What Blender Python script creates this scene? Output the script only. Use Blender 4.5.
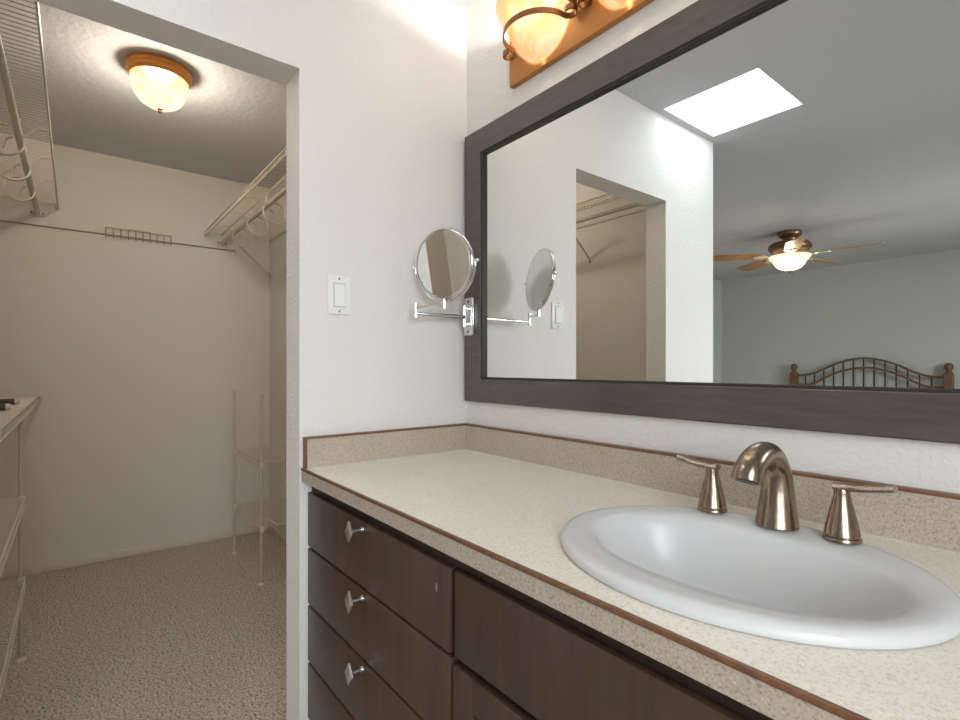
import bpy, bmesh, math, random
from mathutils import Vector, Matrix
R = math.radians
PI = math.pi
random.seed(7)
for o in list(bpy.data.objects):
    bpy.data.objects.remove(o)
SC = bpy.context.scene
COL = SC.collection

# ------------------------------------------------------------------ camera, world, lights, exposure
cam_d = bpy.data.cameras.new('camera')
cam = bpy.data.objects.new('camera', cam_d)
COL.objects.link(cam)
cam_d.sensor_width = 36
cam_d.lens = 511.5 * 36 / 960
cam_d.shift_y = 6.58 / 960
cam_d.clip_start = 0.02
YAW = 0.6702
cam.location = (1.4587, -1.0941, 1.1663)
cam.rotation_euler = (PI / 2, 0, PI - YAW - PI / 2)
SC.camera = cam

w = bpy.data.worlds.new('sky')
SC.world = w
w.use_nodes = True
w.node_tree.nodes['Background'].inputs[0].default_value = (0.75, 0.85, 1.0, 1)
w.node_tree.nodes['Background'].inputs[1].default_value = 0.3
SC.view_settings.view_transform = 'Standard'
SC.view_settings.look = 'None'
SC.view_settings.gamma = 1
SC.view_settings.use_curve_mapping = False
SC.view_settings.exposure = 1.02
SC.cycles.use_denoising = True
SC.cycles.max_bounces = 10
SC.cycles.diffuse_bounces = 6
SC.cycles.glossy_bounces = 6
SC.cycles.sample_clamp_indirect = 6

SKY_EMIT = 2.9          # the daylit diffuser of the skylight
VANITY_FILL_W = 48.0          # daylight added through an unseen opening beside the vanity
BEDROOM_FILL_W = 115.0         # daylight added through a second unseen opening farther along that wall
VANITY_W = 4.2           # each bulb of the vanity light
CLOSET_W = 29.0           # the closet bulb
FAN_W = 22.0             # the bulbs of the ceiling fan


def area(name, loc, rot, sx, sy, power, color):
    d = bpy.data.lights.new(name, 'AREA')
    d.shape = 'RECTANGLE'
    d.size, d.size_y = sx, sy
    d.energy = power
    d.color = color
    o = bpy.data.objects.new(name, d)
    COL.objects.link(o)
    o.location = loc
    o.rotation_euler = rot
    return o


area('window_daylight', (3.05, -1.55, 1.85), (0, R(70), 0), 1.5, 1.8, VANITY_FILL_W, (0.90, 0.965, 1.0))  # added fill light outside the first unseen opening
area('bedroom_daylight', (3.05, -4.2, 1.85), (0, R(70), 0), 1.5, 1.8, BEDROOM_FILL_W, (0.90, 0.965, 1.0))  # second added fill light, brightening the bedroom end


def bulb(name, loc, power, color, radius=0.03):
    d = bpy.data.lights.new(name, 'POINT')
    d.energy = power
    d.color = color
    d.shadow_soft_size = radius
    o = bpy.data.objects.new(name, d)
    COL.objects.link(o)
    o.location = loc
    return o


# ------------------------------------------------------------------ materials
def lin(c):
    return c / 12.92 if c <= 0.04045 else ((c + 0.055) / 1.055) ** 2.4


def rgb(r, g, b):
    return (lin(r / 255), lin(g / 255), lin(b / 255), 1)


class NT:
    def __init__(s, name):
        s.m = bpy.data.materials.new(name)
        s.m.use_nodes = True
        s.t = s.m.node_tree
        s.b = s.t.nodes['Principled BSDF']
        s.out = s.t.nodes['Material Output']

    def n(s, kind, **kw):
        x = s.t.nodes.new(kind)
        for k, v in kw.items():
            setattr(x, k, v)
        return x

    def l(s, a, b):
        s.t.links.new(a, b)

    def coords(s, scale=(1, 1, 1), rot=(0, 0, 0)):
        tc = s.n('ShaderNodeTexCoord')
        mp = s.n('ShaderNodeMapping')
        mp.inputs['Scale'].default_value = scale
        mp.inputs['Rotation'].default_value = rot
        s.l(tc.outputs['Object'], mp.inputs['Vector'])
        return mp.outputs['Vector']

    def noise(s, vec, scale, detail=4, rough=0.5, dist=0):
        x = s.n('ShaderNodeTexNoise')
        x.inputs['Scale'].default_value = scale
        x.inputs['Detail'].default_value = detail
        x.inputs['Roughness'].default_value = rough
        x.inputs['Distortion'].default_value = dist
        s.l(vec, x.inputs['Vector'])
        return x.outputs['Fac']

    def ramp(s, fac, stops):
        x = s.n('ShaderNodeValToRGB')
        els = x.color_ramp.elements
        while len(els) < len(stops):
            els.new(0.5)
        for e, (p, c) in zip(els, stops):
            e.position = p
            e.color = c
        s.l(fac, x.inputs['Fac'])
        return x.outputs['Color']

    def bump(s, height, strength, dist):
        x = s.n('ShaderNodeBump')
        x.inputs['Strength'].default_value = strength
        x.inputs['Distance'].default_value = dist
        s.l(height, x.inputs['Height'])
        s.l(x.outputs['Normal'], s.b.inputs['Normal'])

    def base(s, c):
        if isinstance(c, tuple):
            s.b.inputs['Base Color'].default_value = c
        else:
            s.l(c, s.b.inputs['Base Color'])

    def set(s, **kw):
        for k, v in kw.items():
            s.b.inputs[k.replace('_', ' ')].default_value = v
        return s


def plaster(name, color, scale=105, strength=0.45, dist=0.0024):
    t = NT(name)
    v = t.coords()
    h = t.ramp(t.noise(v, scale, 3, 0.5), [(0.38, (0, 0, 0, 1)), (0.66, (1, 1, 1, 1))])
    t.base(color)
    t.set(Roughness=0.75)
    t.bump(h, strength, dist)
    return t.m


def plain(name, color, rough=0.4, metal=0.0, **kw):
    t = NT(name)
    t.base(color)
    t.set(Roughness=rough, Metallic=metal, **kw)
    if rough >= 0.3:
        t.bump(t.noise(t.coords(), 60, 2), 0.03, 0.001)
    return t.m


def brushed(name, c1, c2, rough, stretch=(400, 400, 12)):
    t = NT(name)
    f = t.noise(t.coords(stretch), 1, 3)
    t.base(t.ramp(f, [(0.3, c1), (0.7, c2)]))
    t.set(Roughness=rough, Metallic=1.0)
    return t.m


def wood(name, c1, c2, stretch, rough=0.4, coat=0.2):
    t = NT(name)
    v = t.coords(stretch)
    f = t.noise(v, 1, 6, 0.6, 0.6)
    t.base(t.ramp(f, [(0.3, c1), (0.72, c2)]))
    t.set(Roughness=rough)
    t.b.inputs['Coat Weight'].default_value = coat
    t.b.inputs['Coat Roughness'].default_value = 0.3
    t.bump(f, 0.12, 0.001)
    return t.m


def laminate(name, base, dark, light, scale=260):
    t = NT(name)
    v = t.coords()
    f1 = t.noise(v, scale, 3, 0.6)
    f2 = t.noise(v, 9, 2, 0.5)
    c = t.ramp(f1, [(0.34, dark), (0.47, base), (0.58, base), (0.7, light)])
    mx = t.n('ShaderNodeMix', data_type='RGBA', blend_type='MULTIPLY')
    mx.inputs[0].default_value = 0.35
    t.l(c, mx.inputs[6])
    t.l(t.ramp(f2, [(0.3, (0.86, 0.86, 0.86, 1)), (0.7, (1, 1, 1, 1))]), mx.inputs[7])
    t.base(mx.outputs[2])
    t.set(Roughness=0.42)
    return t.m


M = {}
M['wall'] = plaster('white_wall_paint', rgb(227, 223, 218))
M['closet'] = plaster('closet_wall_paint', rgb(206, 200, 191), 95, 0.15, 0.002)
M['grey'] = plaster('grey_bedroom_paint', rgb(184, 186, 181), 95, 0.15, 0.002)
M['ceil'] = plaster('ceiling_paint', rgb(194, 195, 198), 38, 0.22, 0.004)
M['trim'] = plain('trim_paint', rgb(205, 196, 182), 0.5)
M['lam'] = laminate('beige_laminate', rgb(228, 222, 209), rgb(205, 197, 181), rgb(238, 234, 224))
M['lam2'] = laminate('beige_laminate_edge', rgb(184, 171, 155), rgb(150, 135, 119), rgb(206, 196, 182), 300)  # darker copy of the beige laminate, shade painted into its upright faces
M['edge'] = wood('brown_edge_strip', rgb(96, 62, 40), rgb(128, 86, 58), (60, 60, 60), 0.45)
M['cab'] = wood('espresso_wood', rgb(59, 41, 31), rgb(80, 59, 46), (26, 26, 3), 0.45, 0.12)
M['cabdark'] = plain('cabinet_shadow_gap', rgb(40, 26, 19), 0.5)  # brown-black wood of the cabinet bodies and rails
M['frame'] = wood('charcoal_brown_frame', rgb(72, 64, 59), rgb(92, 84, 78), (8, 60, 60), 0.34, 0.3)
M['frame_in'] = plain('frame_inner_lip', rgb(46, 40, 34), 0.5)
M['mirror'] = plain('mirror_glass', (0.86, 0.875, 0.86, 1), 0.0, 1.0)
M['chrome'] = plain('chrome', (0.8, 0.8, 0.8, 1), 0.07, 1.0)
M['nickel'] = brushed('bronzed_nickel', rgb(138, 120, 104), rgb(178, 160, 143), 0.25)
M['knob'] = plain('satin_nickel', (0.66, 0.64, 0.62, 1), 0.36, 1.0)
M['ceramic'] = plain('white_ceramic', rgb(203, 203, 203), 0.24, Specular_IOR_Level=0.35)
M['switch'] = plain('white_switch_plastic', rgb(235, 234, 230), 0.3)
M['trimgap'] = plain('grey_switch_gap', rgb(140, 138, 132), 0.5)
M['wire'] = plain('white_coated_wire', rgb(192, 182, 167), 0.45)
M['rodm'] = plain('white_rod', rgb(184, 174, 159), 0.4)
M['clip'] = plain('white_plastic_clip', rgb(200, 191, 177), 0.45)
M['screw'] = plain('screw_steel', rgb(90, 84, 76), 0.4, 0.7)
M['gold'] = plain('amber_bronze', rgb(190, 132, 76), 0.6, 0.25, Specular_IOR_Level=0.2)
M['strap'] = plain('antique_bronze_strap', rgb(140, 92, 50), 0.45, 0.6)
M['rim'] = plain('copper_lamp_rim', rgb(205, 135, 62), 0.4, 0.35)
M['fanwood'] = wood('oak_fan_blade', rgb(150, 105, 62), rgb(186, 138, 88), (8, 8, 8), 0.45)
M['fanmetal'] = plain('antique_brass_fan', rgb(128, 98, 70), 0.35, 0.7)
M['fanpale'] = plain('pale_brass_fan', rgb(214, 196, 164), 0.35, 0.4)
M['bedwood'] = wood('honey_brown_bed_wood', rgb(84, 58, 36), rgb(118, 84, 54), (6, 6, 20), 0.45)
M['bediron'] = plain('dark_iron_spindle', rgb(46, 42, 38), 0.5, 0.4)
M['rail'] = plain('weathered_wire', rgb(146, 131, 113), 0.5)
M['scuff'] = plain('pale_scuff', rgb(128, 114, 104), 0.5)
M['dark'] = plain('dark_grey_tube', rgb(70, 64, 58), 0.5)


def carpet():
    t = NT('speckled_carpet')
    v = t.coords()
    f = t.noise(v, 120, 3, 0.7)
    f2 = t.noise(v, 40, 3, 0.6)
    c = t.ramp(f, [(0.36, rgb(78, 66, 54)), (0.46, rgb(182, 170, 154)), (0.6, rgb(205, 194, 180)), (0.72, rgb(226, 218, 206))])
    mx = t.n('ShaderNodeMix', data_type='RGBA', blend_type='MULTIPLY')
    mx.inputs[0].default_value = 0.6
    t.l(c, mx.inputs[6])
    t.l(t.ramp(f2, [(0.35, (0.78, 0.77, 0.76, 1)), (0.6, (1, 1, 1, 1))]), mx.inputs[7])
    t.base(mx.outputs[2])
    t.set(Roughness=0.95)
    t.bump(f, 0.6, 0.006)
    return t.m


M['carpet'] = carpet()


def lampglass(name, c_lo, c_hi, e, scale, clear, scatter):
    """frosted lamp glass: part of the bulb's light passes straight, part scatters, and the glass glows a little itself"""
    t = NT(name)
    f = t.noise(t.coords(), scale, 4, 0.55, 1.2)
    col = t.ramp(f, [(0.32, c_lo), (0.66, c_hi)])
    dim = t.n('ShaderNodeMix', data_type='RGBA', blend_type='MULTIPLY')
    dim.inputs[0].default_value = 1.0
    t.l(col, dim.inputs[6])
    dim.inputs[7].default_value = (scatter, scatter, scatter, 1)
    tr = t.n('ShaderNodeBsdfTranslucent')
    t.l(dim.outputs[2], tr.inputs['Color'])
    t.l(dim.outputs[2], t.b.inputs['Base Color'])
    t.set(Roughness=0.25)
    mix = t.n('ShaderNodeMixShader')
    mix.inputs[0].default_value = 0.6
    t.l(t.b.outputs[0], mix.inputs[1])
    t.l(tr.outputs[0], mix.inputs[2])
    tp = t.n('ShaderNodeBsdfTransparent')
    tp.inputs['Color'].default_value = (1.0, 0.95, 0.88, 1)
    mix2 = t.n('ShaderNodeMixShader')
    mix2.inputs[0].default_value = clear
    t.l(mix.outputs[0], mix2.inputs[1])
    t.l(tp.outputs[0], mix2.inputs[2])
    em = t.n('ShaderNodeEmission')
    em.inputs['Strength'].default_value = e
    t.l(col, em.inputs['Color'])
    ad = t.n('ShaderNodeAddShader')
    t.l(mix2.outputs[0], ad.inputs[0])
    t.l(em.outputs[0], ad.inputs[1])
    t.l(ad.outputs[0], t.out.inputs['Surface'])
    return t.m


M['alabaster'] = lampglass('alabaster_glass', rgb(245, 178, 92), rgb(255, 236, 200), 0.26, 11, 0.26, 0.065)
M['ribbed'] = lampglass('ribbed_lamp_glass', rgb(248, 208, 145), rgb(255, 236, 204), 0.24, 14, 0.53, 0.025)
M['fanglass'] = lampglass('fan_bowl_glass', rgb(240, 226, 190), rgb(255, 246, 226), 0.30, 14, 0.55, 0.06)


def emission(name, c, e):
    t = NT(name)
    em = t.n('ShaderNodeEmission')
    em.inputs['Color'].default_value = c
    em.inputs['Strength'].default_value = e
    t.l(em.outputs[0], t.out.inputs['Surface'])
    return t.m


M['sky'] = emission('skylight_diffuser_glow', (0.86, 0.93, 1.0, 1), SKY_EMIT)

# ------------------------------------------------------------------ mesh helpers
BASE = {}


class MB:
    def __init__(s):
        s.bm = bmesh.new()

    def box(s, x0, x1, y0, y1, z0, z1, bev=0.0, seg=2):
        r = bmesh.ops.create_cube(s.bm, size=1)
        vs = r['verts']
        for v in vs:
            v.co = Vector((x0 + (v.co.x + .5) * (x1 - x0), y0 + (v.co.y + .5) * (y1 - y0), z0 + (v.co.z + .5) * (z1 - z0)))
        if bev:
            es = list({e for v in vs for e in v.link_edges})
            bmesh.ops.bevel(s.bm, geom=es, offset=bev, segments=seg, affect='EDGES', profile=0.5)
        return s

    def rings(s, rings, closed_u=True, cap0=True, cap1=True, closed_v=False):
        vr = [[s.bm.verts.new(p) for p in ring] for ring in rings]
        n = len(vr[0])
        pairs = list(zip(vr[:-1], vr[1:]))
        if closed_v:
            pairs.append((vr[-1], vr[0]))
        for a, b in pairs:
            for i in range(n if closed_u else n - 1):
                j = (i + 1) % n
                s.bm.faces.new((a[i], a[j], b[j], b[i]))
        if closed_u and not closed_v:
            if cap0:
                s.bm.faces.new(list(reversed(vr[0])))
            if cap1:
                s.bm.faces.new(vr[-1])
        return s

    def sweep(s, pts, sect, up=None, closed=False):
        """sweep a list of 2-D section points (side, up); sect may be a function of index"""
        pts = [Vector(p) for p in pts]
        n = len(pts)
        out = []
        prev = None
        for i, p in enumerate(pts):
            if closed:
                t = pts[(i + 1) % n] - pts[i - 1]
            else:
                t = pts[min(i + 1, n - 1)] - pts[max(i - 1, 0)]
            t.normalize()
            if up is not None:
                u = Vector(up)
            elif prev is None:
                u = Vector((0, 0, 1)) if abs(t.z) < 0.9 else Vector((1, 0, 0))
            else:
                u = prev
            side = t.cross(u).normalized()
            u = side.cross(t).normalized()
            prev = u
            sec = sect(i) if callable(sect) else sect
            out.append([p + side * a + u * b for a, b in sec])
        return s.rings(out, closed_v=closed)

    def tube(s, pts, r, seg=8, closed=False):
        def sec(i):
            q = r[i] if isinstance(r, (list, tuple)) else r
            return [(q * math.cos(2 * PI * k / seg), q * math.sin(2 * PI * k / seg)) for k in range(seg)]
        return s.sweep(pts, sec, None, closed)

    def cyl(s, p0, p1, r0, r1=None, seg=20):
        return s.tube([p0, p1], [r0, r0 if r1 is None else r1], seg)

    def lathe(s, prof, c, seg=32, a0=0.0, a1=2 * PI, rx=1.0, ry=1.0, ribs=0, ribd=0):
        full = abs(a1 - a0 - 2 * PI) < 1e-6
        n = seg if full else seg + 1
        rows = []
        for (r, z) in prof:
            row = []
            for k in range(n):
                a = a0 + (a1 - a0) * k / seg
                q = max(r, 1e-4) * (1 + (ribd * math.cos(ribs * a) if ribs else 0))
                row.append(Vector((c[0] + q * rx * math.cos(a), c[1] + q * ry * math.sin(a), c[2] + z)))
            rows.append(row)
        return s.rings(rows, closed_u=full, cap0=True, cap1=True)

    def ball(s, c, r, seg=16, sz=1.0):
        prof = [(r * math.sin(PI * k / 10), -r * sz * math.cos(PI * k / 10)) for k in range(11)]
        return s.lathe(prof, c, seg)

    def prism(s, poly, axis, a, b, bev=0.0):
        """polygon of 2-D points extruded along axis (0,1,2) from a to b"""
        def P(u, v, t):
            return Vector((t, u, v)) if axis == 0 else Vector((u, t, v)) if axis == 1 else Vector((u, v, t))
        v0 = [s.bm.verts.new(P(u, v, a)) for u, v in poly]
        v1 = [s.bm.verts.new(P(u, v, b)) for u, v in poly]
        n = len(poly)
        s.bm.faces.new(v0[::-1])
        s.bm.faces.new(v1)
        for i in range(n):
            s.bm.faces.new((v0[i], v0[(i + 1) % n], v1[(i + 1) % n], v1[i]))
        if bev:
            es = list({e for v in v0 + v1 for e in v.link_edges})
            bmesh.ops.bevel(s.bm, geom=es, offset=bev, segments=2, affect='EDGES', profile=0.5)
        return s

    def xform(s, mat):
        bmesh.ops.transform(s.bm, matrix=mat, verts=s.bm.verts)
        return s

    def build(s, name, mat, parent=None, base=None, smooth=38):
        bm = s.bm
        bmesh.ops.recalc_face_normals(bm, faces=bm.faces)
        b = BASE.get(parent.name) if parent is not None else None
        if b is None:
            b = Vector(base) if base is not None else Vector((0, 0, 0))
        bmesh.ops.translate(bm, vec=-b, verts=bm.verts)
        lim = R(smooth)
        for f in bm.faces:
            f.smooth = True
        for e in bm.edges:
            e.smooth = len(e.link_faces) == 2 and e.calc_face_angle(0) < lim
        me = bpy.data.meshes.new(name)
        bm.to_mesh(me)
        bm.free()
        me.materials.append(mat)
        o = bpy.data.objects.new(name, me)
        COL.objects.link(o)
        if parent is not None:
            o.parent = parent
        else:
            o.location = b
        BASE[o.name] = b
        return o


def tag(o, label, cat, group=None):
    o['label'] = label
    o['category'] = cat
    if group:
        o['group'] = group
    return o


def thing(name, loc, label, cat, group=None):
    o = bpy.data.objects.new(name, None)
    o.empty_display_size = 0.05
    COL.objects.link(o)
    o.location = loc
    BASE[o.name] = Vector(loc)
    return tag(o, label, cat, group)


def copy_tree(o, parent=None):
    c = o.copy()
    COL.objects.link(c)
    BASE[c.name] = BASE[o.name]
    if parent is not None:
        c.parent = parent
    for ch in [x for x in bpy.data.objects if x.parent == o]:
        copy_tree(ch, c)
    return c


def struct(name, mb, mat):
    o = mb.build(name, mat)
    o['kind'] = 'structure'
    return o


def arc(c, r, a0, a1, n, plane='yz'):
    out = []
    for k in range(n + 1):
        a = a0 + (a1 - a0) * k / n
        u, v = r * math.cos(a), r * math.sin(a)
        if plane == 'yz':
            out.append(Vector((c[0], c[1] + u, c[2] + v)))
        elif plane == 'xz':
            out.append(Vector((c[0] + u, c[1], c[2] + v)))
        else:
            out.append(Vector((c[0] + u, c[1] + v, c[2])))
    return out


def smooth_path(pts, n=8):
    """Catmull-Rom through the points"""
    P = [Vector(p) for p in pts]
    P = [P[0] * 2 - P[1]] + P + [P[-1] * 2 - P[-2]]
    out = []
    for i in range(1, len(P) - 2):
        a, b, c, d = P[i - 1:i + 3]
        for k in range(n):
            t = k / n
            out.append(0.5 * ((2 * b) + (c - a) * t + (2 * a - 5 * b + 4 * c - d) * t * t + (3 * b - a - 3 * c + d) * t ** 3))
    out.append(P[-2])
    return out


def interp(vals, n=8):
    return [v.x for v in smooth_path([(q, 0, 0) for q in vals], n)]


# ------------------------------------------------------------------ the setting
H = 2.44
XR = 2.18                 # right wall
XB = -2.35                # closet back wall
YJ, YJ2, YE = -0.593, -1.280, -1.763
YCL = -1.56               # closet left wall
YBED = -6.454
XBED = -2.27
TW = -0.114
DOOR_H = 2.0145

struct('floor', MB().box(XB - .2, XR + .2, YBED - .2, 0.2, -0.1, 0), M['carpet'])
SKX0, SKX1, SKY0, SKY1 = 0.035, 0.49, -1.69, -1.195
c = MB()
c.box(XB - .2, SKX0, YBED - .2, .2, H, H + .12)
c.box(SKX1, XR + .2, YBED - .2, .2, H, H + .12)
c.box(SKX0, SKX1, YBED - .2, SKY0, H, H + .12)
c.box(SKX0, SKX1, SKY1, .2, H, H + .12)
struct('ceiling', c, M['ceil'])
struct('wall_mirror_side', MB().box(TW, XR + .1, 0, .12, 0, H), M['wall'])
c = MB()
c.box(TW, 0, YJ, 0, 0, H)
c.box(TW, 0, YE, YJ2, 0, H)
c.box(TW, 0, YJ2, YJ, DOOR_H, H)
struct('wall_left', c, M['wall'])
struct('wall_closet_right', MB().box(XB - .1, TW, 0, .12, 0, H), M['closet'])
struct('wall_closet_back', MB().box(XB - .12, XB, YCL - .2, 0, 0, H), M['closet'])
struct('wall_closet_left', MB().box(XB, TW, YCL - .203, YCL, 0, H), M['closet'])
struct('wall_bedroom_left', MB().box(XBED - .12, XBED, YBED, YE, 0, H), M['grey'])
struct('wall_bedroom_back', MB().box(XBED - .12, XR + .1, YBED - .12, YBED, 0, H), M['grey'])
WZ0, WZ1 = 0.95, 2.05
ADDED_WINS = ((-2.3, -0.8), (-4.95, -3.45))  # two unseen openings, added only to let daylight in
c = MB()
c.box(XR, XR + .12, YBED, ADDED_WINS[1][0], 0, H)
c.box(XR, XR + .12, ADDED_WINS[1][1], ADDED_WINS[0][0], 0, H)
c.box(XR, XR + .12, ADDED_WINS[0][1], 0, 0, H)
for ya, yb in ADDED_WINS:
    c.box(XR, XR + .12, ya, yb, 0, WZ0)
    c.box(XR, XR + .12, ya, yb, WZ1, H)
struct('wall_right', c, M['wall'])
for k, (ya, yb) in enumerate(ADDED_WINS):
    c = MB()
    for a in (ya, yb - .04, (ya + yb) / 2 - .02):
        c.box(XR + .03, XR + .08, a, a + .04, WZ0, WZ1)
    for z in (WZ0, WZ1 - .04):
        c.box(XR + .031, XR + .079, ya + .04, yb - .04, z, z + .04)
    struct('window_%d' % (k + 1), c, M['trim'])  # frames for the added, unseen openings
for nm, b in (('baseboard_closet_back', (XB, XB + .012, YCL, 0, 0, .05)), ('baseboard_closet_left', (XB + .012, TW, YCL, YCL + .012, 0, .05)),
              ('baseboard_closet_right', (XB + .012, TW, -.012, 0, 0, .05))):
    struct(nm, MB().box(*b, bev=.003), M['trim'])

# skylight: daylit diffuser panel set into the ceiling opening
sk = thing('skylight', ((SKX0 + SKX1) / 2, (SKY0 + SKY1) / 2, H), 'bright square skylight panel set in the ceiling, seen in the wall mirror', 'skylight')
MB().box(SKX0 + .001, SKX1 - .001, SKY0 + .001, SKY1 - .001, H + .025, H + .04).build('diffuser', M['sky'], sk)
c = MB()
for b in ((SKX0, SKX0 + .006, SKY0, SKY1), (SKX1 - .006, SKX1, SKY0, SKY1), (SKX0 + .006, SKX1 - .006, SKY0, SKY0 + .006), (SKX0 + .006, SKX1 - .006, SKY1 - .006, SKY1)):
    c.box(b[0], b[1], b[2], b[3], H + .001, H + .02)
c.build('frame', M['switch'], sk)

# ------------------------------------------------------------------ vanity
CT, CB, CF = 0.878, 0.841, -0.588      # counter top, apron bottom, front edge
DF = -0.572                            # drawer front face
ct = thing('countertop', (1.09, -.29, CB), 'beige speckled laminate vanity countertop with brown edge strips and backsplash', 'countertop')
SC_X, SC_Y, SA, SB = 1.088, -0.331, 0.2635, 0.2215
x0, x1, y0, y1 = 0.003, XR - .003, CF, -0.003
angs = sorted(set([2 * PI * k / 96 for k in range(96)] + [math.atan2(yy - SC_Y, xx - SC_X) % (2 * PI) for xx in (x0, x1) for yy in (y0, y1)]))
inner, outer = [], []
for a in angs:
    dx, dy = math.cos(a), math.sin(a)
    inner.append((SC_X + .248 * dx, SC_Y + .203 * dy))
    t = min(((x1 - SC_X) / dx if dx > 1e-9 else (x0 - SC_X) / dx if dx < -1e-9 else 9), ((y1 - SC_Y) / dy if dy > 1e-9 else (y0 - SC_Y) / dy if dy < -1e-9 else 9))
    outer.append((SC_X + t * dx, SC_Y + t * dy))
mb = MB()
rg = [[(p[0], p[1], z) for p in L] for L, z in ((inner, CT), (outer, CT), (outer, CT - .02), (inner, CT - .02))]
mb.rings(rg, closed_v=True)
mb.build('worktop', M['lam'], ct)
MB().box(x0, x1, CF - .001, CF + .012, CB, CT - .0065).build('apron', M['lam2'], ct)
MB().box(x0, x1, CF - .003, CF + .004, CT - .0065, CT + .0005, bev=.0012).build('edge_strip', M['edge'], ct)
BS = 0.966
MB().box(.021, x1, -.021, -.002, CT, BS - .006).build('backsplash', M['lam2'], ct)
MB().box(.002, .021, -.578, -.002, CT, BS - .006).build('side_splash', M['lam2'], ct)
c = MB()
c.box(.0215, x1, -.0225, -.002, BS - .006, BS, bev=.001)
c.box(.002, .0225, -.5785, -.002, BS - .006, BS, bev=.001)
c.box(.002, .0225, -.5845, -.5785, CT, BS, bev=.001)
c.build('splash_edge_strip', M['edge'], ct)


def diamond_knob(x, z, parent):
    m = MB()
    m.cyl((x, DF + .0005, z), (x, DF - .004, z), .007, .006, 12)
    m.cyl((x, DF - .004, z), (x, DF - .031, z), .0038, .0045, 10)
    w_, h_ = .0190, .0255
    y = DF - .031
    P = [(x, z + h_), (x + w_, z), (x, z - h_), (x - w_, z)]
    back = [Vector((u, y, v)) for u, v in P]
    mid = [Vector((u, y - .004, v)) for u, v in P]
    k = .86
    fr = [Vector((x + (u - x) * k, y - .0055, z + (v - z) * k)) for u, v in P]
    m.rings([back, mid, fr])
    return m.build('knob', M['knob'], parent)


dc = thing('drawer_cabinet', (.36, -.29, 0), 'dark brown four-drawer vanity cabinet beside the closet doorway', 'cabinet')
c = MB()
c.box(.004, .7185, DF + .021, -.003, .10, CB - .001)
c.box(.004, .7185, DF + .09, -.003, .0, .10)
c.build('body', M['cabdark'], dc)
rows = [(.655, .808), (.491, .648), (.327, .484), (.163, .320)]
for i, (za, zb) in enumerate(rows):
    d = MB().box(.006, .7135, DF, DF + .02, za, zb, bev=.003).build('drawer', M['cab'], dc)
    diamond_knob(.362, zb - .018, d)
    if i == 0:
        d['label'] = 'drawer front with a small pale scuff near its right end'
        m = MB()
        m.lathe([(.0085, 0), (.0080, .0005), (.0060, .0007), (.0001, .0004)], (0, 0, 0), 20, rx=.42)
        m.xform(Matrix.Translation((.671, DF, .760)) @ Matrix.Rotation(R(90), 4, 'X'))
        m.build('scuff_mark', M['scuff'], d)
MB().box(.006, .7185, DF + .012, DF + .0208, .809, CB - .001).build('rail', M['cabdark'], dc)

sc_ = thing('sink_cabinet', (1.45, -.29, 0), 'dark brown vanity sink cabinet with false drawer front above panelled doors', 'cabinet')
c = MB()
c.box(.7195, XR - .003, DF + .021, -.06, .10, .70)
c.box(.7195, XR - .003, DF + .021, DF + .04, .70, CB - .001)
c.box(.7195, .735, DF + .04, -.06, .70, CB - .001)
c.box(.7195, XR - .003, DF + .09, -.06, .0, .10)
c.build('body', M['cabdark'], sc_)
MB().box(.7195, XR - .003, DF + .012, DF + .0208, .810, CB - .001).build('rail', M['cabdark'], sc_)
for fx in (.7265, 1.455):
    MB().box(fx, fx + .72, DF, DF + .02, .657, .809, bev=.003).build('false_front', M['cab'], sc_)
for k in range(4):
    a = .7225 + k * .3625
    b = a + .358
    za, zb = .115, .641
    s_ = .058
    m = MB()
    m.box(a, a + s_, DF, DF + .02, za, zb, bev=.0025)
    m.box(b - s_, b, DF, DF + .02, za, zb, bev=.0025)
    m.box(a + s_, b - s_, DF, DF + .02, zb - s_, zb, bev=.0025)
    m.box(a + s_, b - s_, DF, DF + .02, za, za + s_, bev=.0025)
    d = m.build('door', M['cab'], sc_)
    MB().box(a + s_ - .002, b - s_ + .002, DF + .010, DF + .018, za + s_ - .002, zb - s_ + .002).build('panel', M['cab'], d)

# sink
sk = thing('sink', (SC_X, SC_Y, CT), 'white oval drop-in ceramic sink basin in the beige countertop', 'sink')


def ell(cx, cy, a, b, z, n=2.0, seg=72):
    out = []
    for k in range(seg):
        t = 2 * PI * k / seg
        ct_, st = math.cos(t), math.sin(t)
        out.append(Vector((cx + a * math.copysign(abs(ct_) ** (2 / n), ct_), cy + b * math.copysign(abs(st) ** (2 / n), st), z)))
    return out


IX, IY = 1.094, -.340
L = [(SC_X, SC_Y, .256, .211, CT + .0004, 2), (SC_X, SC_Y, SA - .002, SB - .002, CT + .0004, 2), (SC_X, SC_Y, SA, SB, CT + .004, 2), (SC_X, SC_Y, SA - .001, SB - .001, CT + .010, 2), (SC_X, SC_Y, SA - .006, SB - .006, CT + .0155, 2),
     (SC_X, SC_Y, SA - .014, SB - .014, CT + .0175, 2), (SC_X, SC_Y, SA - .024, SB - .023, CT + .017, 2.02),
     (SC_X + .004, SC_Y - .004, .228, .176, CT + .0155, 2.08), (IX, IY, .214, .147, CT + .0125, 2.15), (IX, IY, .208, .141, CT + .007, 2.18), (IX, IY, .203, .1365, CT - .002, 2.2),
     (IX, IY, .197, .1315, CT - .014, 2.2), (IX, IY, .187, .124, CT - .036, 2.2), (IX, IY + .002, .172, .113, CT - .062, 2.15), (IX, IY + .005, .146, .096, CT - .090, 2.1),
     (IX, IY + .01, .108, .072, CT - .111, 2.05), (IX, IY + .015, .064, .045, CT - .122, 2), (IX, IY + .018, .024, .024, CT - .126, 2)]
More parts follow.
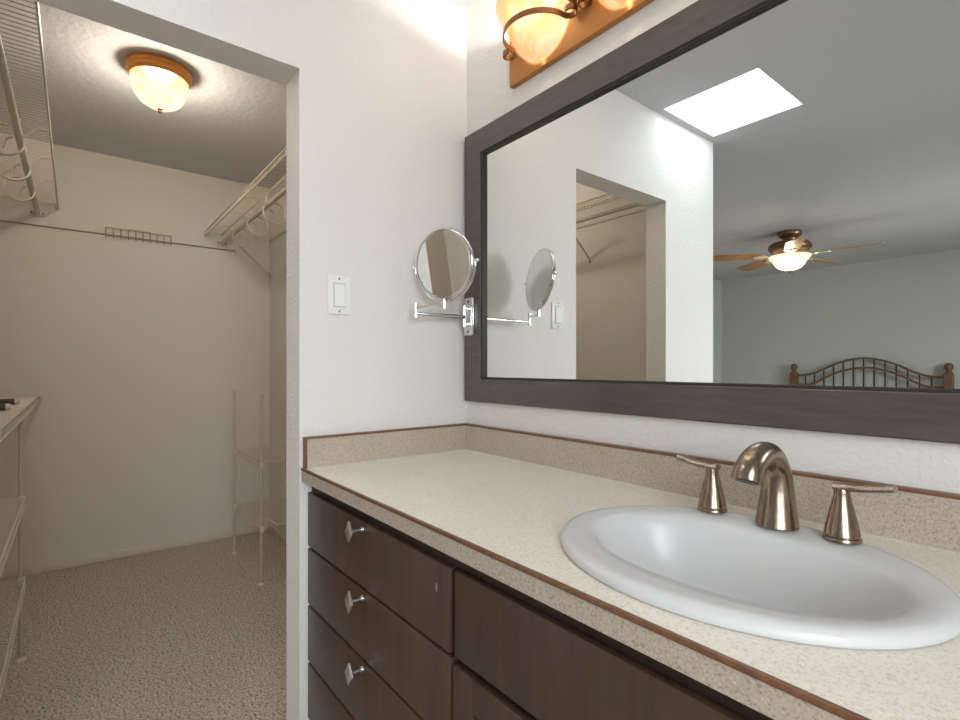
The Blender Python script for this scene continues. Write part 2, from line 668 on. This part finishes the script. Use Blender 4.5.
under = [(IX, IY + .018, .026, .026, CT - .138, 2), (IX, IY + .01, .112, .078, CT - .124, 2), (IX, IY + .002, .180, .121, CT - .072, 2), (IX - .004, IY + .004, .205, .142, CT - .022, 2), (SC_X, SC_Y, .24, .195, CT - .0004 + .0006, 2)]
m = MB()
m.rings([ell(*q) for q in L + under], closed_v=True)
m.build('basin', M['ceramic'], sk, smooth=70)
m = MB()
m.lathe([(.030, -.0002), (.030, .0025), (.026, .0035), (.022, .001), (.020, -.003), (.0001, -.003)], (IX, IY + .018, CT - .1255), 28)
m.build('drain', M['chrome'], sk)

# faucet
fz = CT + .0180
fc = thing('faucet', (1.09, -.158, fz), 'bronze-toned widespread bathroom faucet standing on the sink rim', 'faucet')
pts = smooth_path([(1.09, -.157, fz + .0005), (1.09, -.155, fz + .035), (1.09, -.155, fz + .07), (1.09, -.162, fz + .098), (1.09, -.182, fz + .119), (1.09, -.209, fz + .126), (1.09, -.237, fz + .121), (1.09, -.259, fz + .108), (1.09, -.267, fz + .090)], 6)
rad = interp([.0335, .0285, .0245, .0222, .0212, .0210, .0213, .0222, .0236], 6)
m = MB()
m.tube(pts, rad, 28)
sp = m.build('spout', M['nickel'], fc)
d_ = (pts[-1] - pts[-2]).normalized()
m = MB()
m.cyl(pts[-1] + d_ * .0002, pts[-1] + d_ * .0015, .017, .016, 24)
m.build('aerator', M['screw'], sp)
for hx, sgn in ((.975, -1), (1.183, 1)):
    hy = -.152
    m = MB()
    m.lathe([(.0245, .009), (.0222, .022), (.0172, .044), (.0128, .062), (.0112, .072), (.0112, .078), (.0095, .0835), (.0001, .0845)], (hx, hy, fz), 28)
    hd = m.build('handle', M['nickel'], fc)
    m = MB()
    m.lathe([(.0262, .0004), (.0262, .0035), (.0252, .0055), (.0235, .0062), (.0235, .0088), (.0001, .0088)], (hx, hy, fz), 28)
    m.build('base_ring', M['nickel'], hd)
    P = smooth_path([(hx - sgn * .011, hy, fz + .0815), (hx + sgn * .006, hy, fz + .0825), (hx + sgn * .026, hy - .001, fz + .0838), (hx + sgn * .046, hy - .002, fz + .0868), (hx + sgn * .067, hy - .003, fz + .0915)], 5)
    ra = interp([.0084, .0090, .0080, .0076, .0084], 5)
    m = MB()
    m.sweep(P, lambda i: [(ra[i] * 1.25 * math.cos(2 * PI * k / 16), ra[i] * .72 * math.sin(2 * PI * k / 16)) for k in range(16)], (0, 0, 1))
    m.build('lever', M['nickel'], hd)

# ------------------------------------------------------------------ framed wall mirror
MX0, MX1, MZ0, MZ1 = .0135, XR - .03, 1.046, 1.9735
FWS, FWT, FWB = .0975, .088, .085
FY = -.020
wm = thing('wall_mirror', (1.09, 0, MZ0), 'wide wall mirror in a charcoal brown wooden frame above the vanity', 'mirror')
m = MB()
def fsec(W):
    return [(0, -.001), (0, FY + .003), (.003, FY), (W - .0085, FY), (W - .007, FY + .0015), (W - .007, -.001)]


def lsec(W):
    return [(W - .0069, -.004), (W - .0069, FY + .0045), (W - .0015, FY + .0055), (W, FY + .008), (W, -.004)]


corners = [(MX0, MZ0, 1, 1, FWB), (MX1, MZ0, -1, 1, FWB), (MX1, MZ1, -1, -1, FWT), (MX0, MZ1, 1, -1, FWT)]
fr = None
for nm, sec, mt in (('frame', fsec, 'frame'), ('inner_lip', lsec, 'frame_in')):
    m = MB()
    m.rings([[Vector((cx + sx * p[0], p[1], cz + sz * q[0])) for p, q in zip(sec(FWS), sec(wv))] for cx, cz, sx, sz, wv in corners], closed_v=True)
    fr = m.build(nm, M[mt], wm if fr is None else fr, smooth=25)
MB().box(MX0 + .02, MX1 - .02, -.0035, -.0025, MZ0 + .02, MZ1 - .02).build('glass', M['mirror'], wm)

# ------------------------------------------------------------------ vanity light
PX0, PX1 = .252, 1.142
vl = thing('vanity_light', (.697, 0, 2.046), 'amber bronze vanity light bar with alabaster half-bowl shades above the mirror', 'light fixture')
MB().box(PX0, PX1, -.020, -.001, 2.046, 2.20, bev=.003).build('back_plate', M['gold'], vl)
for k in range(3):
    cx = .403 + k * .297
    cy = -.0215
    prof = [(.012, 2.061), (.036, 2.065), (.060, 2.079), (.079, 2.099), (.092, 2.120), (.101, 2.140), (.112, 2.162), (.123, 2.182), (.133, 2.200), (.138, 2.212)]
    m = MB()
    n = 26
    rows = []
    for (r, z) in prof:
        rows.append([Vector((cx + r * math.cos(PI + PI * q / n), cy + r * 1.02 * math.sin(PI + PI * q / n), z)) for q in range(n + 1)])
    for (r, z) in reversed(prof):
        r -= .005
        rows.append([Vector((cx + r * math.cos(PI + PI * q / n), cy + r * 1.02 * math.sin(PI + PI * q / n), z + .004)) for q in range(n + 1)])
    m.rings(rows, closed_u=False)
    m.build('shade', M['alabaster'], vl, smooth=60)
    # strap holding the shade, curled outward at both ends
    zr = 2.128
    rr, yc = .102, -.046
    path = [Vector((cx + rr * math.cos(PI + PI * q / 30), yc + .096 * math.sin(PI + PI * q / 30), zr)) for q in range(31)]

    def curl(sx):
        out = []
        for q in range(1, 14):
            a, r_ = R(25 * q), .0225 * (1 - .03 * q)
            out.append(Vector((cx + sx * (rr + .0225 - r_ * math.cos(a)), yc + r_ * math.sin(a), zr)))
        return out
    full = list(reversed(curl(-1))) + path + curl(1)
    m = MB()
    m.sweep(full, [(-.0017, -.0075), (.0017, -.0075), (.0017, .0075), (-.0017, .0075)], (0, 0, 1))
    m.build('strap', M['strap'], vl)
    bulb('vanity_bulb', (cx, -.085, 2.185), VANITY_W, (1.0, 0.955, 0.92), .022)
for k in range(2):
    m = MB()
    m.ball((.5515 + k * .297, -.046, 2.165), .029, 20)
    m.build('boss', M['strap'], vl)

# ------------------------------------------------------------------ light switch
ls = thing('light_switch', (0, -.4765, 1.379), 'white rocker light switch on the wall between the doorway and mirror', 'light switch')
MB().box(.0005, .006, -.5115, -.4415, 1.3215, 1.4365, bev=.003).build('plate', M['switch'], ls)
m = MB()
m.box(.0055, .0066, -.4945, -.4585, 1.344, 1.414)
m.build('rocker_frame', M['trimgap'], ls)  # grey strip behind the rocker, painted as its dark outline gap
m = MB()
m.prism([(.0064, 1.3455), (.0095, 1.3455), (.0088, 1.380), (.0072, 1.4125), (.0064, 1.4125)], 1, -.4930, -.4600)
m.build('rocker', M['switch'], ls)
for z in (1.3305, 1.4275):
    m = MB()
    m.cyl((.0058, -.4765, z), (.0068, -.4765, z), .003, .0026, 10)
    m.build('screw', M['screw'], ls)

# ------------------------------------------------------------------ swivel make-up mirror
mm = thing('makeup_mirror', (.0480, FY, 1.338), 'round chrome swing-arm makeup mirror mounted on the mirror frame', 'mirror')
m = MB()
m.box(.0215, .0745, FY - .0085, FY - .0003, 1.2735, 1.4045, bev=.006, seg=3)
br = m.build('bracket', M['chrome'], mm)
for z in (1.287, 1.391):
    m = MB()
    m.cyl((.0480, FY - .0085, z), (.0480, FY - .0105, z), .005, .004, 12)
    m.build('screw', M['screw'], br)
m = MB()
m.cyl((.0480, FY - .026, 1.303), (.0480, FY - .026, 1.375), .0068, None, 16)
m.box(.0415, .0545, FY - .026, FY - .008, 1.361, 1.372, bev=.002)
m.box(.0415, .0545, FY - .026, FY - .008, 1.306, 1.317, bev=.002)
m.build('hinge', M['chrome'], mm)
E1 = Vector((.069, -.252, 0))
S1 = Vector((.162, -.207, 0))
HB = Vector((.0480, FY - .026, 0))
m = MB()
m.cyl(HB + Vector((0, 0, 1.336)), E1 + Vector((0, 0, 1.3335)), .0088, .0050, 16)
m.build('arm', M['chrome'], mm)
m = MB()
m.cyl(E1 + Vector((0, 0, 1.3235)), E1 + Vector((0, 0, 1.3635)), .0062, None, 16)
m.cyl(E1 + Vector((0, 0, 1.3215)), E1 + Vector((0, 0, 1.3255)), .0078, None, 16)
m.cyl(E1 + Vector((0, 0, 1.3615)), E1 + Vector((0, 0, 1.3655)), .0078, None, 16)
m.build('elbow', M['chrome'], mm)
m = MB()
m.cyl(E1 + Vector((0, 0, 1.3535)), S1 + Vector((0, 0, 1.3515)), .0048, None, 12)
m.build('arm', M['chrome'], mm)
m = MB()
m.cyl(S1 + Vector((0, 0, 1.344)), S1 + Vector((0, 0, 1.373)), .0066, None, 16)
m.build('stem', M['chrome'], mm)
DC = Vector((.1655, -.2095, 1.4785))
nrm = Vector((.331, -.941, -.115)).normalized()
hz = Vector((.943, .332, 0)).normalized()
vt = hz.cross(nrm) * -1
if vt.z < 0:
    vt = -vt
RM = .1075


def disc_pt(r, a, d):
    return DC + hz * (r * math.cos(a)) + vt * (r * math.sin(a)) + nrm * d


m = MB()
prof = [(RM - .009, .0048), (RM - .004, .0072), (RM, .005), (RM + .0015, 0), (RM, -.005), (RM - .004, -.0072), (RM - .009, -.0048)]
m.rings([[disc_pt(r_, 2 * PI * k / 64, d) for k in range(64)] for r_, d in prof], closed_v=True)
rim = m.build('rim', M['chrome'], mm, smooth=60)
for sgn in (1, -1):
    m = MB()
    m.rings([[disc_pt(r_, 2 * PI * k / 64, sgn * d) for k in range(64)] for r_, d in ((RM - .0088, .0035), (RM - .0088, .0049))])
    m.build('mirror_glass', M['mirror'], mm)
m = MB()
m.tube([disc_pt(RM + .0055, PI + PI * k / 40, 0) for k in range(41)], .0032, 10)
m.build('yoke', M['chrome'], mm)
for a in (0, PI):
    m = MB()
    m.cyl(disc_pt(RM - .001, a, 0), disc_pt(RM + .010, a, 0), .004, .004, 12)
    m.ball(disc_pt(RM + .0125, a, 0), .0058, 14)
    m.build('pivot_knob', M['chrome'], mm)

# ------------------------------------------------------------------ closet ceiling light
LX, LY = -1.11, -.808
cl = thing('ceiling_light', (LX, LY, H), 'flush-mount closet ceiling light with copper rim and ribbed glass bowl', 'ceiling light')
m = MB()
m.lathe([(.121, H - .0005), (.1235, H - .012), (.122, H - .02), (.117, H - .027), (.1175, H - .036), (.113, H - .046), (.108, H - .05), (.1, H - .05), (.1, H - .0005)], (LX, LY, 0), 48)
m.build('rim', M['rim'], cl)
m = MB()
pr_ = [(.106, H - .052), (.1055, H - .07), (.101, H - .095), (.090, H - .122), (.071, H - .146), (.045, H - .162), (.018, H - .168), (.004, H - .168)]
m.lathe(pr_ + [(r_ - .003 if r_ > .01 else .003, z + .003) for r_, z in reversed(pr_)], (LX, LY, 0), 120, ribs=40, ribd=.012)
m.build('glass_bowl', M['ribbed'], cl, smooth=70)
m = MB()
m.lathe([(.009, H - .166), (.012, H - .171), (.006, H - .176), (.0075, H - .182), (.0045, H - .188), (.0001, H - .19)], (LX, LY, 0), 16)
m.build('finial', M['strap'], cl)
bulb('closet_bulb', (LX, LY, H - .095), CLOSET_W, (1.0, 0.965, 0.92), .065)

# ------------------------------------------------------------------ closet wire shelving
WR = .0015


def wire_shelf(o, xa, xb, yw, yf, z, lip=.03, pitch=.0254, name='deck', ends=True):
    """ventilated wire deck from the wall (yw) to a bent front lip (yf)"""
    m = MB()
    n = int(round((xb - xa) / pitch))
    s = 1 if yf > yw else -1
    for k in range(n + 1):
        x = xa + (xb - xa) * k / n
        m.tube([(x, yw, z), (x, yf - s * .004, z), (x, yf, z - .004), (x, yf, z - lip)], WR, 5)
    m.tube([(xa, yw + (yf - yw) * .76, z - .004), (xb, yw + (yf - yw) * .76, z - .004)], .0034, 6)
    m.tube([(xa, yw + s * .003, z - .003), (xb, yw + s * .003, z - .003)], .0026, 6)
    d = m.build(name, M['wire'], o)
    m = MB()
    m.tube([(xa, yf + s * .001, z + .001), (xb, yf + s * .001, z + .001)], .0032, 8)
    m.tube([(xa, yf + s * .002, z - lip), (xb, yf + s * .002, z - lip)], .0032, 8)
    m.build('front_lip', M['wire'], d)
    return d


def wall_clip(o, x, y, z, face):
    m = MB()
    m.box(x, x + face * .012, y - .012, y + .012, z - .018, z + .014, bev=.003)
    c_ = m.build('wall_clip', M['clip'], o)
    m = MB()
    m.cyl((x + face * .012, y, z - .003), (x + face * .0135, y, z - .003), .0045, .004, 10)
    m.build('screw', M['screw'], c_)


def brace(o, x, yf, zf, yw, zw):
    m = MB()
    m.tube([(x, yf, zf), (x, yw + (yf - yw) * .02, zw + .004), (x, yw, zw - .02)], .0058, 8)
    b_ = m.build('brace', M['wire'], o)
    m = MB()
    m.cyl((x, yw, zw - .014), (x, yw + (.006 if yf > yw else -.006), zw - .014), .006, .005, 10)
    m.build('screw', M['screw'], b_)


LZ, RZ = 2.097, 2.063
ul = thing('wire_shelf', (-1.3, YCL, LZ), 'white wire hanging shelf high on the left closet wall', 'shelf')
wire_shelf(ul, XB + .008, TW - .012, YCL + .003, -1.170, LZ)
wall_clip(ul, XB, -1.168, LZ - .012, 1)
brace(ul, -.72, -1.305, LZ - .008, YCL + .001, 1.865)
brace(ul, -1.72, -1.305, LZ - .008, YCL + .001, 1.865)
ur = thing('wire_shelf', (-1.3, 0, RZ), 'white wire hanging shelf high on the right closet wall', 'shelf')
wire_shelf(ur, XB + .008, TW - .01, -.003, -.413, RZ)
wall_clip(ur, XB, -.413, RZ - .012, 1)
brace(ur, XB + .03, -.272, RZ - .008, -.001, 1.815)
brace(ur, -.62, -.272, RZ - .008, -.001, 1.815)

LRY, LRZ, RRY, RRZ = -1.258, 2.030, -.310, 2.002


def hang_rod(y, z, xe, label):
    o = thing('closet_rod', (-1.3, y, z), label, 'rod')
    m = MB()
    m.cyl((XB + .004, y, z), (xe, y, z), .0125, None, 18)
    m.build('tube', M['rodm'], o)
    m = MB()
    m.box(XB, XB + .005, y - .032, y + .032, z - .014, z + .014, bev=.002)
    m.cyl((XB + .005, y, z), (XB + .022, y, z), .018, .016, 18)
    f = m.build('flange', M['clip'], o)
    for dy in (-.025, .025):
        m = MB()
        m.cyl((XB + .005, y + dy, z), (XB + .0065, y + dy, z), .005, .0045, 10)
        m.build('screw', M['screw'], f)
    return o


hang_rod(LRY, LRZ, TW - .012, 'white closet rod under the left wire shelf')
hang_rod(RRY, RRZ, TW - .012, 'white closet rod under the right wire shelf')


def rod_hook(x, y, z, zs, yf, label, group):
    """C-shaped plastic rod support hanging from the shelf's front lip"""
    o = thing('rod_hook', (x, y, z), label, 'rod hook', group)
    s = 1 if yf > y else -1
    cz, cy = z - .028, y - s * .038
    P = arc((x, cy, cz), .055, R(45 if s > 0 else 135), R(45 if s > 0 else 135) - s * R(318), 40)
    m = MB()
    m.sweep(P, [(-.002, -.011), (.002, -.011), (.002, .011), (-.002, .011)], (1, 0, 0))
    m.build('ring', M['clip'], o, smooth=60)
    m = MB()
    m.sweep([(x, y - s * .016, z - .012), (x, cy + s * .004, cz + .004), (x, cy - s * .004, cz - .030)], [(-.002, -.008), (.002, -.008), (.002, .008), (-.002, .008)], (1, 0, 0))
    m.build('tongue', M['clip'], o)
    m = MB()
    m.sweep([(x, y + s * .014, z - .004), (x, y + s * .05, zs - .034), (x, yf - s * .004, zs - .030)], [(-.002, -.006), (.002, -.006), (.002, .006), (-.002, .006)], (1, 0, 0))
    m.sweep([(x, y, z + .014), (x, y + s * .004, zs - .008)], [(-.002, -.006), (.002, -.006), (.002, .006), (-.002, .006)], (1, 0, 0))
    m.build('strap', M['clip'], o)


GL = 'rod hooks under the left wire shelf'
for x, lb in ((-1.10, 'white C-shaped rod hook under the left wire shelf, nearest the doorway'), (-1.43, 'white C-shaped rod hook under the left wire shelf, between two others'), (-1.77, 'white C-shaped rod hook under the left wire shelf, nearest the back wall')):
    rod_hook(x, LRY, LRZ, LZ, -1.170, lb, GL)
GR = 'rod hooks under the right wire shelf'
for x, lb in ((-1.32, 'white C-shaped rod hook under the right wire shelf, nearest the doorway'), (-1.64, 'white C-shaped rod hook under the right wire shelf, between two others'), (-1.98, 'white C-shaped rod hook under the right wire shelf, nearest the back wall')):
    rod_hook(x, RRY, RRZ, RZ, -.413, lb, GR)

# rail across the back wall and the small rack hung on it
rl = thing('wall_rail', (XB, -.9, 1.961), 'thin straight rail fixed across the back wall of the closet', 'rail')
MB().cyl((XB + .006, YCL + .002, 1.961), (XB + .006, -.225, 1.961), .0042, None, 8).build('bar', M['rail'], rl)
m = MB()
m.box(XB, XB + .012, -.229, -.220, 1.945, 1.975, bev=.002)
m.build('end_bracket', M['clip'], rl)
rk = thing('tie_rack', (XB, -.78, 1.95), 'small ladder-shaped wire rack hanging on the rail of the closet back wall', 'rack')
m = MB()
XRK = XB + .022
m.tube([(XRK, -.951, 1.999), (XRK, -.609, 1.999)], .0028, 6)
m.tube([(XRK, -.951, 1.957), (XRK, -.609, 1.957)], .0028, 6)
m.build('rails', M['rail'], rk)
for k in range(10):
    y = -.948 + k * .0374
    m = MB()
    m.tube([(XRK, y, 2.000), (XRK, y, 1.948), (XRK + .006, y, 1.942), (XRK + .012, y, 1.946)], .0028, 6)
    m.build('rung', M['rail'], rk)
m = MB()
m.tube([(XB + .004, -.83, 2.013), (XB + .004, -.72, 2.011)], .0025, 6)
m.tube([(XB + .004, -.83, 2.013), (XRK, -.83, 1.999)], .002, 6)
m.tube([(XB + .004, -.72, 2.011), (XRK, -.72, 1.999)], .002, 6)
m.build('hanger', M['clip'], rk)


# lower shelving units
def pole(o, x, y, h):
    m = MB()
    m.cyl((x, y, .006), (x, y, h), .0075, None, 14)
    p_ = m.build('pole', M['rodm'], o)
    m = MB()
    m.lathe([(.019, .0005), (.019, .004), (.010, .012), (.0001, .012)], (x, y, 0), 16)
    m.build('foot', M['clip'], p_)
    m = MB()
    m.lathe([(.009, h - .006), (.009, h + .002), (.0001, h + .003)], (x, y, 0), 14)
    m.build('cap', M['clip'], p_)
    return p_


def pole_clip(o, x, y, z):
    m = MB()
    m.box(x - .011, x + .011, y - .011, y + .011, z - .026, z + .004, bev=.003)
    m.build('pole_clip', M['clip'], o)


ll = thing('shelving_unit', (-1.3, YCL, 0), 'white wire shelving unit standing low along the left closet wall', 'shelving')
wire_shelf(ll, XB + .008, -.36, YCL + .003, -1.250, 1.0, name='shelf')
for z in (.648, .326):
    wire_shelf(ll, -1.262, -.36, YCL + .003, -1.250, z, name='shelf')
for x in (-1.265, -.40):
    pole(ll, x, -1.262, 1.004)
    for z in (1.0, .648, .326):
        pole_clip(ll, x, -1.259, z)
wall_clip(ll, XB, -1.250, .995, 1)
lr = thing('shelving_unit', (-1.7, 0, 0), 'white wire shelving unit with two bare poles low on the right closet wall', 'shelving')
for z in (.648, .307):
    wire_shelf(lr, -1.99, -1.405, -.015, -.300, z, name='shelf')
for x in (-1.997, -1.411):
    pole(lr, x, -.312, 1.02)
    for z in (.648, .307):
        pole_clip(lr, x, -.309, z)

# tubes left on the lower left shelf
for x, dx, lb in ((-1.50, .03, 'dark tube with a pale end lying across the low left closet shelf, farther back'), (-1.12, .02, 'dark tube lying across the low left closet shelf, nearer the doorway')):
    o = thing('tube', (x, -1.40, 1.004), lb, 'tube', 'dark tubes on the low left closet shelf')
    zt = 1.0045 + .013
    MB().cyl((x, -1.545, zt), (x + dx, -1.292, zt), .0125, None, 16).build('body', M['dark'], o)
    MB().cyl((x + dx, -1.292, zt), (x + dx * 1.05, -1.280, zt), .0128, .011, 16).build('end_cap', M['clip'], o)

# ------------------------------------------------------------------ bedroom seen in the mirror
FX, FYY = -.513, -4.212
cf = thing('ceiling_fan', (FX, FYY, H), 'ceiling fan with wooden blades and glass light bowl, seen in the wall mirror', 'ceiling fan')
m = MB()
m.lathe([(.098, H - .0005), (.103, H - .02), (.093, H - .045), (.06, H - .065), (.055, H - .085), (.0001, H - .085)], (FX, FYY, 0), 32)
m.build('canopy', M['fanmetal'], cf)
m = MB()
m.lathe([(.05, H - .084), (.10, H - .092), (.155, H - .105), (.178, H - .13), (.18, H - .155), (.165, H - .18), (.12, H - .20), (.085, H - .215), (.085, H - .235), (.0001, H - .235)], (FX, FYY, 0), 36)
m.build('motor_housing', M['fanmetal'], cf)
m = MB()
m.lathe([(.075, H - .234), (.10, H - .24), (.115, H - .25), (.06, H - .262), (.0001, H - .262)], (FX, FYY, 0), 30)
m.build('light_fitter', M['fanpale'], cf)
ZB = H - .226
for k in range(5):
    a = -R(6 + 72 * k)      # the mirror turns the fan over
    T = Matrix.Translation((FX, FYY, ZB)) @ Matrix.Rotation(a, 4, 'Z') @ Matrix.Rotation(R(-11), 4, 'X')
    m = MB()
    m.prism([(.26, -.055), (.34, -.066), (.64, -.074), (.69, -.068), (.71, -.045), (.71, .045), (.69, .068), (.64, .074), (.34, .066), (.26, .055)], 2, -.003, .003)
    m.xform(T)
    b_ = m.build('blade', M['fanwood'], cf)
    m = MB()
    m.prism([(.10, -.012), (.20, -.012), (.24, -.045), (.30, -.03), (.33, 0), (.30, .03), (.24, .045), (.20, .012), (.10, .012)], 2, -.010, -.0035)
    m.xform(T)
    m.build('blade_iron', M['fanpale'], b_)
m = MB()
pr_ = [(.178, H - .232), (.172, H - .246), (.150, H - .268), (.134, H - .294), (.118, H - .322), (.094, H - .345), (.06, H - .360), (.006, H - .364)]
m.lathe(pr_ + [(max(r_ - .004, .005), z + .004) for r_, z in reversed(pr_)], (FX, FYY, 0), 40)
m.build('glass_bowl', M['fanglass'], cf, smooth=70)
m = MB()
m.lathe([(.012, H - .362), (.018, H - .369), (.008, H - .378), (.011, H - .386), (.0001, H - .395)], (FX, FYY, 0), 14)
m.cyl((FX + .02, FYY, H - .366), (FX + .02, FYY, H - .43), .0018, None, 6)
m.build('finial', M['fanmetal'], cf)
bulb('fan_bulb', (FX, FYY, H - .285), FAN_W, (1.0, 0.9, 0.74), .05)

hb = thing('headboard', (-.50, -6.37, 0), 'arched wood and iron bed headboard against the grey wall, seen in mirror', 'headboard')
HY = -6.37
top = smooth_path([(-1.221, HY, 1.058), (-1.125, HY, 1.057), (-.993, HY, 1.098), (-.807, HY, 1.192), (-.632, HY, 1.252), (-.50, HY, 1.268), (-.368, HY, 1.252), (-.193, HY, 1.192), (-.03, HY, 1.105), (.107, HY, 1.057), (.224, HY, 1.050)], 6)
low = smooth_path([(-1.221, HY, .936), (-1.06, HY, .938), (-.91, HY, 1.025), (-.726, HY, 1.113), (-.55, HY, 1.150), (-.42, HY, 1.150), (-.245, HY, 1.105), (-.06, HY, 1.012), (.073, HY, .946), (.224, HY, .934)], 6)
sec = [(-.012, -.014), (.012, -.014), (.012, .014), (-.012, .014)]
for pth in (top, low):
    m = MB()
    m.sweep(pth, sec, (0, 1, 0))
    m.build('curved_rail', M['bedwood'], hb)
m = MB()
m.box(-1.221, .224, HY - .015, HY + .015, .42, .48, bev=.004)
m.build('bottom_rail', M['bedwood'], hb)


def zat(pth, x):
    for a, b in zip(pth, pth[1:]):
        if a.x <= x <= b.x:
            return a.z + (b.z - a.z) * (x - a.x) / (b.x - a.x + 1e-9)
    return pth[-1].z


for k in range(13):
    x = -1.128 + k * .1042
    m = MB()
    m.cyl((x, HY, .47), (x, HY, zat(top, x) - .005), .0075, None, 8)
    m.build('spindle', M['bediron'], hb)
for x in (-1.262, .265):
    m = MB()
    m.box(x - .041, x + .041, HY - .041, HY + .041, .001, 1.09, bev=.008)
    m.lathe([(.034, 1.088), (.036, 1.10), (.026, 1.115), (.026, 1.125), (.038, 1.145), (.041, 1.165), (.036, 1.188), (.022, 1.203), (.0001, 1.207)], (x, HY, 0), 24)
    m.build('post', M['bedwood'], hb)
